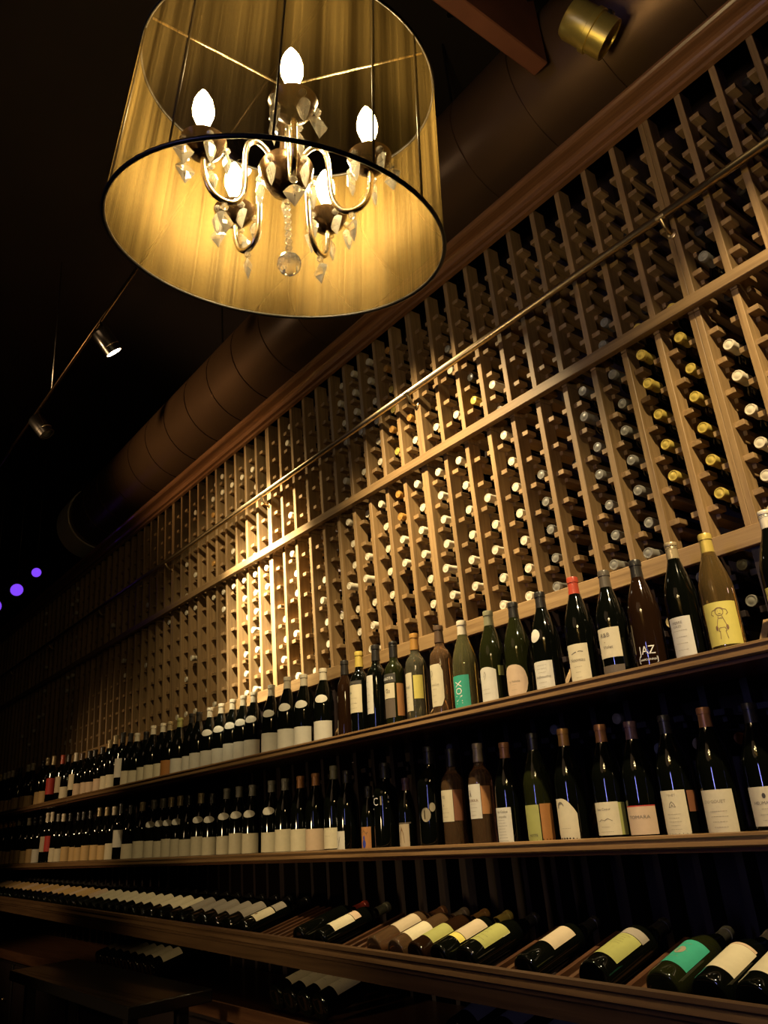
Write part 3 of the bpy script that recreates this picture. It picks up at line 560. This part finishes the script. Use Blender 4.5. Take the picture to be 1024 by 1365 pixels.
# -- bottles lying in the tilted trays, base towards the room
def lying(x, kind, gl, cap, labs, words, low=False, prints=(), z=None, name='wine_bottle', group=True):
    y0 = -.415; zz = EYE + (-.390 - .0182 * x - .017 if not low else -.155 - .395)
    if x < -4.9 and not low: return heap(kind, gl, cap, labs, (x, y0, zz), (-(PI / 2 - TILT), 0, 0), None)
    r = make_bottle(kind, gl, cap, labs, prints, (x, y0, zz), (-(PI / 2 - TILT), 0, 0))
    return tag(r, words, 'wine bottle', 'bottles lying in the lower tray' if low else 'bottles lying in the moulded counter tray')
TOPP = 0    # label centre turned up: -y side of an upright bottle looks up when it lies neck to the wall
LY = [(-.938, 'B', 'dark', 'D', 'C', 'black bottle lying with cream label, at the camera end of the moulded tray'),
      (-1.030, 'B', 'dark', 'T', 'C', 'black bottle lying with cream banded label beside the teal-labelled one'),
      (-1.136, 'B', 'olive', 'N', 'E', 'green bottle lying with teal label in the moulded tray'),
      (-1.312, 'L', 'dark', 'D', 'V', 'large dark bottle lying with grey-green label and white patch'),
      (-1.519, 'D', 'dark', 'D', 'T', 'black bottle lying alone with brown label set far from its base'),
      (-1.729, 'B', 'dark', 'D', 'V', 'black bottle lying with olive and white wraparound label'),
      (-1.835, 'D', 'dark', 'Y', 'T', 'black bottle lying with brown and yellow label'),
      (-1.932, 'D', 'brown', 'O', 'V', 'dark bottle lying with mottled gold label between two tan labels'),
      (-2.022, 'D', 'rose', 'T', 'C', 'amber bottle lying with small cream label'),
      (-2.125, 'D', 'rose', 'K', 'T', 'reddish bottle lying with tan label showing a dark spot'),
      (-2.417, 'D', 'dark', 'N', 'C', 'black bottle lying with cream label next to an empty cradle'),
      (-2.545, 'D', 'dark', 'R', None, 'black bottle lying with red capsule and no label showing'),
      (-2.935, 'D', 'dark', 'D', 'C', 'black bottle lying with cream label and gold seal, first of a long run')]
for x, k, g, cp, pa, w in LY:
    far = pa == 'T' and k == 'D'
    L = [] if pa is None else [('label', 'rect', .085 if far else .045, .175 if far else (.150 if k != 'D' else .130), 62, 0, pa)]
    pr = []
    if pa == 'E': pr = [P_([ell(0, .10, .012, .016)[:-1]], 'faint', 0, 0), SC(41, .02, .07, .13, 3, 'faint')]
    if k == 'L': L.append(('neck_label', 'rect', .052, .092, 26, -20, 'W')); L.append(('back_label', 'rect', .152, .182, 66, 0, 'G')); pr = [SC(42, .03, .10, .14, 5, 'ink')]
    if x == -1.729: L.append(('neck_label', 'rect', .120, .149, 63, 0, 'W')); pr = [SC(43, .03, .06, .11, 4, 'ink')]
    if x == -1.835: L.append(('neck_label', 'rect', .060, .083, 60, 0, 'Y'))
    if x == -2.935: L.append(('neck_label', 'rect', .135, .185, 58, 0, 'G')); pr = [P_([ell(.006, .065, .006, .006)[:-1]], 'brown', 0, 0)]
    if x in (-2.417, -1.030): L.append(('back_label', 'rect', .132 if x < -2 else .151, .160, 58, 0, 'I'))
    lying(x, k, g, cp, L, w, prints=pr)
LYX = [q[0] for q in LY]
i = 14
x = -3.06
while x > -6.9:
    pa = 'G' if x > -3.6 else 'C' if x > -4.75 else ('S' if i % 3 else 'I')
    gap = .108
    L = [('label', 'rect', .06, .165, 62, 0, pa)]
    lying(x, 'D' if i % 2 else 'B', 'dark', 'D', L, f'black bottle lying with {dict(G="grey", C="cream", S="straw", I="buff")[pa]} label, {ORD(i)} along the moulded tray')
    LYX.append(x); x -= gap; i += 1
for i in range(70):
    x = -.80 - .0403 * i
    if x > -3.2 and min(abs(x - q) for q in LYX) > .058: link('slat', slat, TRAY, (x, 0, 0))
LOW = [(-1.50, 'one of few bottles lying near the camera end of the low tray'), (-1.66, 'black bottle lying second from the camera end of the low tray'), (-1.80, 'black bottle lying third from the camera end of the low tray')]
LOW += [(-2.44 - .09 * k, f'black bottle with cream label and white neck crescent, {ORD(k + 1)} of four in the low tray') for k in range(4)]
LOW += [(-3.80 - .092 * k, f'black bottle with straw label, {ORD(k + 1)} of eight lying together in the low tray') for k in range(8)]
for x, w in LOW:
    L = [('label', 'rect', .055, .150, 66, 0, 'C' if x < -2.2 else 'G')]
    if -3 < x < -2.2: L.append(('neck_label', 'round', .160, .196, 44, 0, 'W'))
    lying(x, 'B', 'dark', 'D', L, w, low=True, prints=[SC(int(-x * 100), .028, .09, .12, 2, 'ink')] if x > -3 else ())

def gather(parts):
    v, f, mi, sm, slots = [], [], [], [], []
    for me, M in parts:
        k = len(v); nm = me.materials[0].name
        if nm not in slots: slots.append(nm)
        v += [(M @ q.co)[:] for q in me.vertices]
        for p in me.polygons: f.append(tuple(i + k for i in p.vertices)); mi.append(slots.index(nm))
    me = bpy.data.meshes.new('wine_bottles'); me.from_pydata(v, [], f)
    for s in slots: me.materials.append(MATS[s])
    me.polygons.foreach_set('material_index', mi); me.shade_smooth(); return me
o = tag(link('distant_wine_bottles', gather(STUFF)), 'tiny distant wine bottles filling the dim far stretch of racks and ledges', 'wine bottles')
o['kind'] = 'stuff'

# ------------------------------------------------------------------ chandelier under a tilted thread drum
def frame(tx, ty):
    n = Vector((math.sin(tx), math.sin(ty), 1)).normalized(); a = Vector((0, 1, 0)).cross(n).normalized(); return a, n.cross(a), n
SHC = Vector((-.805, -1.486, EYE + .811)); SA, SB, SN = frame(.229, -.012); RS, HS = .25, .267
ch = tag(empty('chandelier', tuple(SHC)), 'crystal candle chandelier glowing inside a thread drum shade', 'chandelier')
def loc(p): return Vector(p) - SHC
def ringp(r, h, n=72): return [SA * (r * math.cos(2 * PI * i / n)) + SB * (r * math.sin(2 * PI * i / n)) + SN * h for i in range(n)]
def drum():
    n = 144; bot, top = ringp(RS, 0, n), ringp(RS * .9, HS, n)
    v = [p[:] for p in bot] + [p[:] for p in top]; f = [(i, (i + 1) % n, n + (i + 1) % n, n + i) for i in range(n)]
    me = bpy.data.meshes.new('drum_shade'); me.from_pydata(v, [], f); uv = me.uv_layers.new(name='UVMap')
    for p in me.polygons:
        i = p.index
        for li, (uu, vv) in zip(p.loop_indices, ((i / n, 0), ((i + 1) / n, 0), ((i + 1) / n, 1), (i / n, 1))): uv.data[li].uv = (uu, vv)
    me.materials.append(MATS['thread_shade']); me.shade_smooth(); return me
link('drum_shade', drum(), ch)
def hoop(pts, r):
    P = pts + pts[:2]; m = MB(); n = len(pts); k = 8; v, f = [], []
    for i in range(n):
        t = (pts[(i + 1) % n] - pts[i - 1]).normalized(); a = SN.copy(); b = t.cross(a)
        for j in range(k): v.append(pts[i] + (a * math.cos(2 * PI * j / k) + b * math.sin(2 * PI * j / k)) * r)
    for i in range(n):
        for j in range(k): f.append((i * k + j, i * k + (j + 1) % k, ((i + 1) % n) * k + (j + 1) % k, ((i + 1) % n) * k + j))
    return m.add(v, f)
link('lower_hoop', hoop(ringp(RS, 0), .0032).mesh('hoop', 'black_metal', True), ch)
link('upper_hoop', hoop(ringp(RS * .9, HS), .0026).mesh('hoop', 'black_metal', True), ch)
for k in (297, 328, 358, 20, 262):
    t = math.radians(k)
    d = SA * math.cos(t) + SB * math.sin(t)
    link('shade_wire', MB().tube([d * (RS - .002), d * (RS * .9 - .002) + SN * HS], .0017, 6).mesh('wire', 'black_metal', True), ch)
# the candle fitting hangs almost plumb
CA, CB, CN_ = frame(.067, -.028); CC = Vector((-.7656, -1.4899, EYE + .9888)) - SHC
def cp(r, t, h): return CC + CA * (r * math.cos(t)) + CB * (r * math.sin(t)) + CN_ * h
CM = Matrix((CA, CB, CN_)).transposed()
link('stem', MB().lathe([(.006, -.06), (.010, -.03), (.007, .0), (.012, .03), (.006, .06), (.005, .34)], 16, CC, CM).mesh('stem', 'bronze', True), ch)
link('bowl', MB().lathe([(.003, -.112), (.010, -.108), (.026, -.098), (.038, -.078), (.042, -.060), (.040, -.056), (.012, -.054)], 28, CC, CM).mesh('bowl', 'bronze', 50), ch)
drop = MB().lathe([(0, .0), (.0055, .010), (.0095, .024), (.0105, .031), (.0070, .038), (.0025, .043), (0, .045)], 6)
for q in range(len(drop.v)): x, y, z = drop.v[q]; drop.v[q] = (x, y * .55, z - .045)
drop = drop.mesh('drop', 'crystal')
bead = MB().lathe([(0, -.006), (.0045, -.003), (.006, 0), (.0045, .003), (0, .006)], 8).mesh('bead', 'crystal')
kite = MB().lathe([(0, -.040), (.012, -.018), (.014, -.012), (.006, -.003), (0, 0)], 4)
for q in range(len(kite.v)): x, y, z = kite.v[q]; kite.v[q] = (x * 1.1, y * .5, z)
kite = kite.mesh('kite', 'crystal')
TB, RB = 4.55198, .1285
rg = random.Random(11)
for i in range(5):
    t = TB + i * 2 * PI / 5
    pts = [cp(.022, t, -.052), cp(.030, t, -.036), cp(.044, t, -.026), cp(.057, t, -.032), cp(.064, t, -.050), cp(.066, t, -.080), cp(.067, t, -.110), cp(.071, t, -.132), cp(.082, t, -.148), cp(.097, t, -.151), cp(.113, t, -.144), cp(.124, t, -.126), cp(RB, t, -.100), cp(RB, t, -.078)]
    sm = []
    for j in range(len(pts) - 1):
        p0, p1, p2, p3 = pts[max(j - 1, 0)], pts[j], pts[j + 1], pts[min(j + 2, len(pts) - 1)]
        for s in range(3):
            q = s / 3; sm.append(.5 * ((2 * p1) + (p2 - p0) * q + (2 * p0 - 5 * p1 + 4 * p2 - p3) * q * q + (3 * p1 - p0 - 3 * p2 + p3) * q ** 3))
    arm = link('arm', MB().tube(sm + [pts[-1]], .0045, 10).mesh('arm', 'arm_metal', True), ch)
    o = cp(RB, t, 0)
    link('drip_cup', MB().lathe([(.005, -.088), (.016, -.084), (.027, -.074), (.033, -.062), (.034, -.060), (.031, -.061), (.020, -.070), (.008, -.074)], 24, o, CM).mesh('cup', 'bronze', 60), arm)
    link('candle', MB().lathe([(.0085, -.072), (.0085, -.036), (.006, -.034)], 16, o, CM).mesh('candle', 'cap_C', 50), arm)
    link('bulb', MB().lathe([(.006, -.034), (.010, -.026), (.0155, -.010), (.0160, .0), (.0135, .014), (.008, .026), (.003, .034), (0, .036)], 16, o, CM).mesh('bulb', 'bulb', True), arm)
    for k in range(5):
        a = t + .3 + k * 2 * PI / 5; d = CA * math.cos(a) + CB * math.sin(a)
        p = o + d * .033 - CN_ * .064
        b = link('crystal_drop', drop if (k + i) % 2 else kite, ch, p - CN_ * .016); b.rotation_euler = (0, 0, rg.uniform(0, 3))
        link('bead', bead, b, (0, 0, .008))
    b = link('crystal_drop', kite, ch, cp(.097, t, -.168)); b.rotation_euler = (0, 0, rg.uniform(0, 3)); link('bead', bead, b, (0, 0, .008))
for k in range(5):
    a = TB + .6 + k * 2 * PI / 5; b = link('crystal_drop', drop, ch, cp(.042, a, -.078)); link('bead', bead, b, (0, 0, .008))
for k in range(8): link('bead', bead, ch, cp(0, 0, -.120 - .0115 * k))
link('crystal_ball', MB().lathe([(.018 * math.sin(PI * j / 10), -.018 * math.cos(PI * j / 10)) for j in range(11)], 14, cp(0, 0, -.228)).mesh('ball', 'crystal'), ch)
for k in range(3):
    a = .5 + k * 2 * PI / 3; d = SA * math.cos(a) + SB * math.sin(a)
    link('shade_spoke', MB().tube([cp(0, 0, .10), d * (RS * .9 - .004) + SN * (HS - .002)], .0018, 6).mesh('spoke', 'brass', True), ch)
top = cp(0, 0, .34)
link('hanging_rod', MB().tube([top, (top.x + .05, top.y - .01, CEIL - SHC.z - .03)], .004, 8).mesh('rod', 'brass', True), ch)
link('ceiling_rose', MB().lathe([(.05, -.02), (.06, 0)], 24, (top.x + .05, top.y - .01, CEIL - SHC.z - .001)).mesh('rose', 'bronze'), ch)

# ------------------------------------------------------------------ overhead: duct, track and spotlights
def duct(x0, x1, y, z, r):
    pr = []; x = x0; pr.append((r, x))
    while x < x1 - .3:
        x += .3; pr += [(r, x - .03), (r, x - .005), (r - .007, x - .004), (r - .007, x + .004), (r, x + .005), (r, x + .03)]
    pr.append((r, x1)); n = 40; v, f = [], []
    for rr, xx in pr:
        for i in range(n): v.append((xx, y + rr * math.cos(2 * PI * i / n), z + rr * math.sin(2 * PI * i / n)))
    for j in range(len(pr) - 1):
        for i in range(n): f.append((j * n + i, j * n + (i + 1) % n, (j + 1) * n + (i + 1) % n, (j + 1) * n + i))
    f += [tuple(range(n)), tuple(range((len(pr) - 1) * n, len(pr) * n))]
    return MB().add(v, f).mesh('duct', 'duct_metal', 35)
DY, DZ, DR = .032, EYE + 2.475, .262
t = tag(empty('air_duct', (0, 0, 0)), 'long round metal air duct with seam rings hung above the racks', 'duct')
link('pipe', duct(-6.3, 2.6, DY, DZ, DR), t)
link('end_collar', MB().lathe([(DR + .012, 0), (DR + .012, .28), (DR - .02, .28)], 40, (-6.32, DY, DZ), Matrix.Rotation(PI / 2, 3, 'Y')).mesh('collar', 'collar', 60), t)
for x in (-5.6, -3.9, -1.7, .8):
    link('strap', MB().tube([(x, DY, DZ + DR), (x, DY, CEIL - .001)], .006, 6).mesh('strap', 'black_metal'), t)
TRK = lambda x: (x, -.938, EYE + 2.40)
t = tag(empty('light_track', (0, 0, 0)), 'thin lighting track rail running parallel to the racks overhead', 'track')
link('rail', MB().tube([TRK(-9.5), TRK(-1.22)], .009, 8).mesh('track', 'bronze', True), t)
for x in (-6.9, -4.1, -2.2, -1.3): link('support', MB().tube([TRK(x), (x, -.938, CEIL - .001)], .0035, 6).mesh('support', 'steel', True), t)
def head(p, aim, lens, words, body='steel', r=.045, l=.13, hang=None):
    o = empty('track_spotlight', tuple(p)); d = (Vector(aim) - Vector(p)).normalized(); M = d.to_track_quat('Z', 'Y').to_matrix()
    link('housing', MB().lathe([(.012, -l * .55), (r * .8, -l * .5), (r, -l * .4), (r, l * .18), (r * 1.04, l * .19), (r * 1.04, l * .24), (r, l * .25), (r, l * .5), (r * .86, l * .5), (r * .84, l * .42), (.005, l * .38)], 28, (0, 0, 0), M).mesh('housing', body, 50), o)
    link('lens', MB().lathe([(0, l * .43), (r * .84, l * .43), (r * .84, l * .44), (0, l * .455)], 24, (0, 0, 0), M).mesh('lens', lens, True), o)
    h = Vector(hang) - Vector(p)
    link('stem', MB().tube([(h.x, h.y, h.z), (h.x * .3 - d.x * .02, h.y * .3 - d.y * .02, h.z * .5), (-d.x * l * .5, -d.y * l * .5, -d.z * l * .5)], .006, 8).mesh('stem', 'black_metal', True), o)
    return tag(o, words, 'spotlight', 'spotlights on the overhead track')
HA, HB, HC, HE = (-3.30, -.91, EYE + 2.28), (-4.30, -.93, EYE + 2.27), (-1.95, -.93, EYE + 2.28), (.05, -.93, EYE + 2.28)
AA, AC, AE = (-3.36, 0, EYE + 1.18), (-2.02, 0, EYE + .82), (-.72, 0, EYE + .55)
head(HA, AA, 'lens_on', 'lit steel track spotlight aimed at the bright patch of the racks', hang=TRK(-3.32))
head(HB, (-4.05, -.45, EYE + 1.5), 'lens_off', 'unlit steel track spotlight next along from the lit one', hang=TRK(-4.32))
head(HC, AC, 'lens_on', 'steel track spotlight half hidden behind the drum shade', hang=TRK(-1.97))
o = empty('ceiling_spotlight', (-.845, -.30, EYE + 2.22)); dd = Vector((.35, -.25, -.55)).normalized(); M = Matrix.Rotation(math.radians(-32), 3, 'Y') @ Matrix.Rotation(math.radians(40), 3, 'X')
link('housing', MB().lathe([(.02, .07), (.055, .066), (.062, .05), (.062, -.01), (.068, -.012), (.068, -.03), (.062, -.032), (.062, -.085), (.054, -.085), (.052, -.06), (.004, -.055)], 32, (0, 0, 0), M).mesh('housing', 'gold_metal', 50), o)
link('lens', MB().lathe([(0, -.066), (.05, -.064), (.05, -.062), (0, -.060)], 24, (0, 0, 0), M).mesh('lens', 'lens_off', True), o)
link('knob', MB().lathe([(.012, -.012), (.014, 0), (.012, .012)], 14, (.07, .02, -.01), M @ Matrix.Rotation(PI / 2, 3, 'Y')).mesh('knob', 'steel', True), o)
link('bracket', MB().tube([(0, .0, .06), (-.02, .01, .22), (-.30, .02, .45), (-.54, .02, .678)], .010, 8).mesh('bracket', 'black_metal', True), o)
tag(o, 'gold cylindrical spotlight hanging by the red-brown ceiling beam', 'spotlight')
for i, (x, y, z, r) in enumerate(((-6.2, -.40, 2.00, .040), (-6.25, -.52, 1.86, .052), (-6.3, -.66, 1.73, .060))):
    o = empty('stage_light', (x, y, EYE + z)); d = (Vector((0, -2, EYE)) - Vector((x, y, EYE + z))).normalized(); M = d.to_track_quat('Z', 'Y').to_matrix()
    link('housing', MB().lathe([(.01, -.14), (r, -.10), (r, .02), (r * .9, .02), (r * .88, .0)], 24, (0, 0, 0), M).mesh('housing', 'black_metal', 50), o)
    link('lens', MB().lathe([(0, .004), (r * .88, .004), (r * .6, .012), (0, .016)], 20, (0, 0, 0), M).mesh('lens', 'lens_purple', True), o)
    link('hanger', MB().tube([(0, 0, .0), (0, 0, CEIL - EYE - z - .001)], .006, 6).mesh('hanger', 'black_metal', True), o)
    tag(o, ('purple stage light nearest the top moulding', 'middle one of three purple stage lights', 'purple stage light farthest from the racks')[i], 'stage light', 'purple lights beyond the racks')
t = tag(empty('bar_table', (-3.5, -.72, 0)), 'dark glossy tall table in front of the tray of bottles', 'table')
link('tabletop', MB().box(-.72, .67, -.17, .13, EYE - .54, EYE - .50, .004).mesh('top', 'table_black'), t)
for sx in (-.6, .55):
    for sy in (-.11, .07): link('leg', MB().box(sx - .02, sx + .02, sy - .02, sy + .02, .0, EYE - .541, .003).mesh('leg', 'table_black'), t)

# ------------------------------------------------------------------ lamps and added fill lights
def spot(p, aim, watt, ang, col=(1, .77, .42), blend=.9, r=.03):
    l = bpy.data.lights.new('spot', 'SPOT'); l.energy = watt; l.spot_size = math.radians(ang); l.spot_blend = blend; l.color = col; l.shadow_soft_size = r
    o = bpy.data.objects.new('spot_lamp', l); C.objects.link(o); d = (Vector(aim) - Vector(p)).normalized()
    o.location = Vector(p) + d * .075; o.rotation_euler = d.to_track_quat('-Z', 'Y').to_euler(); return o
spot(HA, AA, 560, 44, (1, .84, .54), blend=1)
spot(HA, (-3.33, 0, EYE + 1.15), 520, 24, (1, .88, .62), blend=1)
spot(HA, (-3.6, 0, EYE + 1.1), 36, 88, blend=1)
spot(HC, AC, 185, 66, blend=1)
spot(HE, AE, 140, 54, blend=1)
spot((-4.6, -4.4, EYE + .9), (-4.0, DY, DZ), 170, 30, (1, .62, .3), 1, .2)  # unseen fill added to brighten the duct
spot((-2.6, -4.6, EYE + .10), (-3.0, -.4, EYE - .64), 80, 30, (1, .72, .38), .8, .15)  # unseen fill added for the labels in the low tray
spot((-5.0, -3.8, EYE + 1.2), (-5.6, -.2, EYE + .08), 75, 34, (1, .68, .36), .8, .15)  # unseen fill added for the bottle rows at the far end
w = bpy.data.worlds.new('World'); bpy.context.scene.world = w; w.use_nodes = True
w.node_tree.nodes['Background'].inputs[0].default_value = (.9, .55, .3, 1); w.node_tree.nodes['Background'].inputs[1].default_value = .004
a = bpy.data.lights.new('fill_glow', 'AREA'); a.energy = 3; a.color = (1, .62, .32); a.size = 2.5; a.shape = 'DISK'  # soft unseen fill added from the room side
o = bpy.data.objects.new('fill_lamp', a); C.objects.link(o); o.location = (-1.2, -4.6, EYE + 2.9); o.rotation_euler = (math.radians(25), 0, 0)
a = bpy.data.lights.new('blue_glow', 'AREA'); a.energy = 1.5; a.spread = .9; a.color = (.36, .36, 1); a.shape = 'RECTANGLE'; a.size = .10; a.size_y = 1.2  # unseen tall bluish source behind the camera, gives the streaks on bottles
o = bpy.data.objects.new('blue_lamp', a); C.objects.link(o); o.location = (-.3, -5.8, EYE + .62); o.rotation_euler = (math.radians(90), 0, 0)

# ------------------------------------------------------------------ camera
F, YAW, PITCH, ROLL = 1041.7088, -.8740416, .3697695, -.090807
ca, sa, cb, sb, cc, sc_ = math.cos(YAW), math.sin(YAW), math.cos(PITCH), math.sin(PITCH), math.cos(ROLL), math.sin(ROLL)
fw = Vector((sa * cb, ca * cb, sb)); rt = Vector((ca, -sa, 0)); up = rt.cross(fw)
r2, u2 = rt * cc + up * sc_, up * cc - rt * sc_
cam = bpy.data.cameras.new('camera'); cam.sensor_fit = 'HORIZONTAL'; cam.sensor_width = 36; cam.lens = F / 1024 * 36; cam.clip_start = .02
co = bpy.data.objects.new('camera', cam); C.objects.link(co)
co.matrix_world = Matrix(((r2.x, u2.x, -fw.x, 0), (r2.y, u2.y, -fw.y, -2.0), (r2.z, u2.z, -fw.z, EYE), (0, 0, 0, 1)))
S = bpy.context.scene; S.camera = co
S.view_settings.view_transform = 'Standard'; S.view_settings.look = 'None'; S.view_settings.gamma = 1; S.view_settings.exposure = 1.3; S.view_settings.use_curve_mapping = False
S.cycles.use_denoising = True; S.cycles.max_bounces = 8; S.cycles.transmission_bounces = 8; S.cycles.transparent_max_bounces = 8
S.cycles.sample_clamp_indirect = 4; S.cycles.caustics_reflective = False; S.cycles.caustics_refractive = False
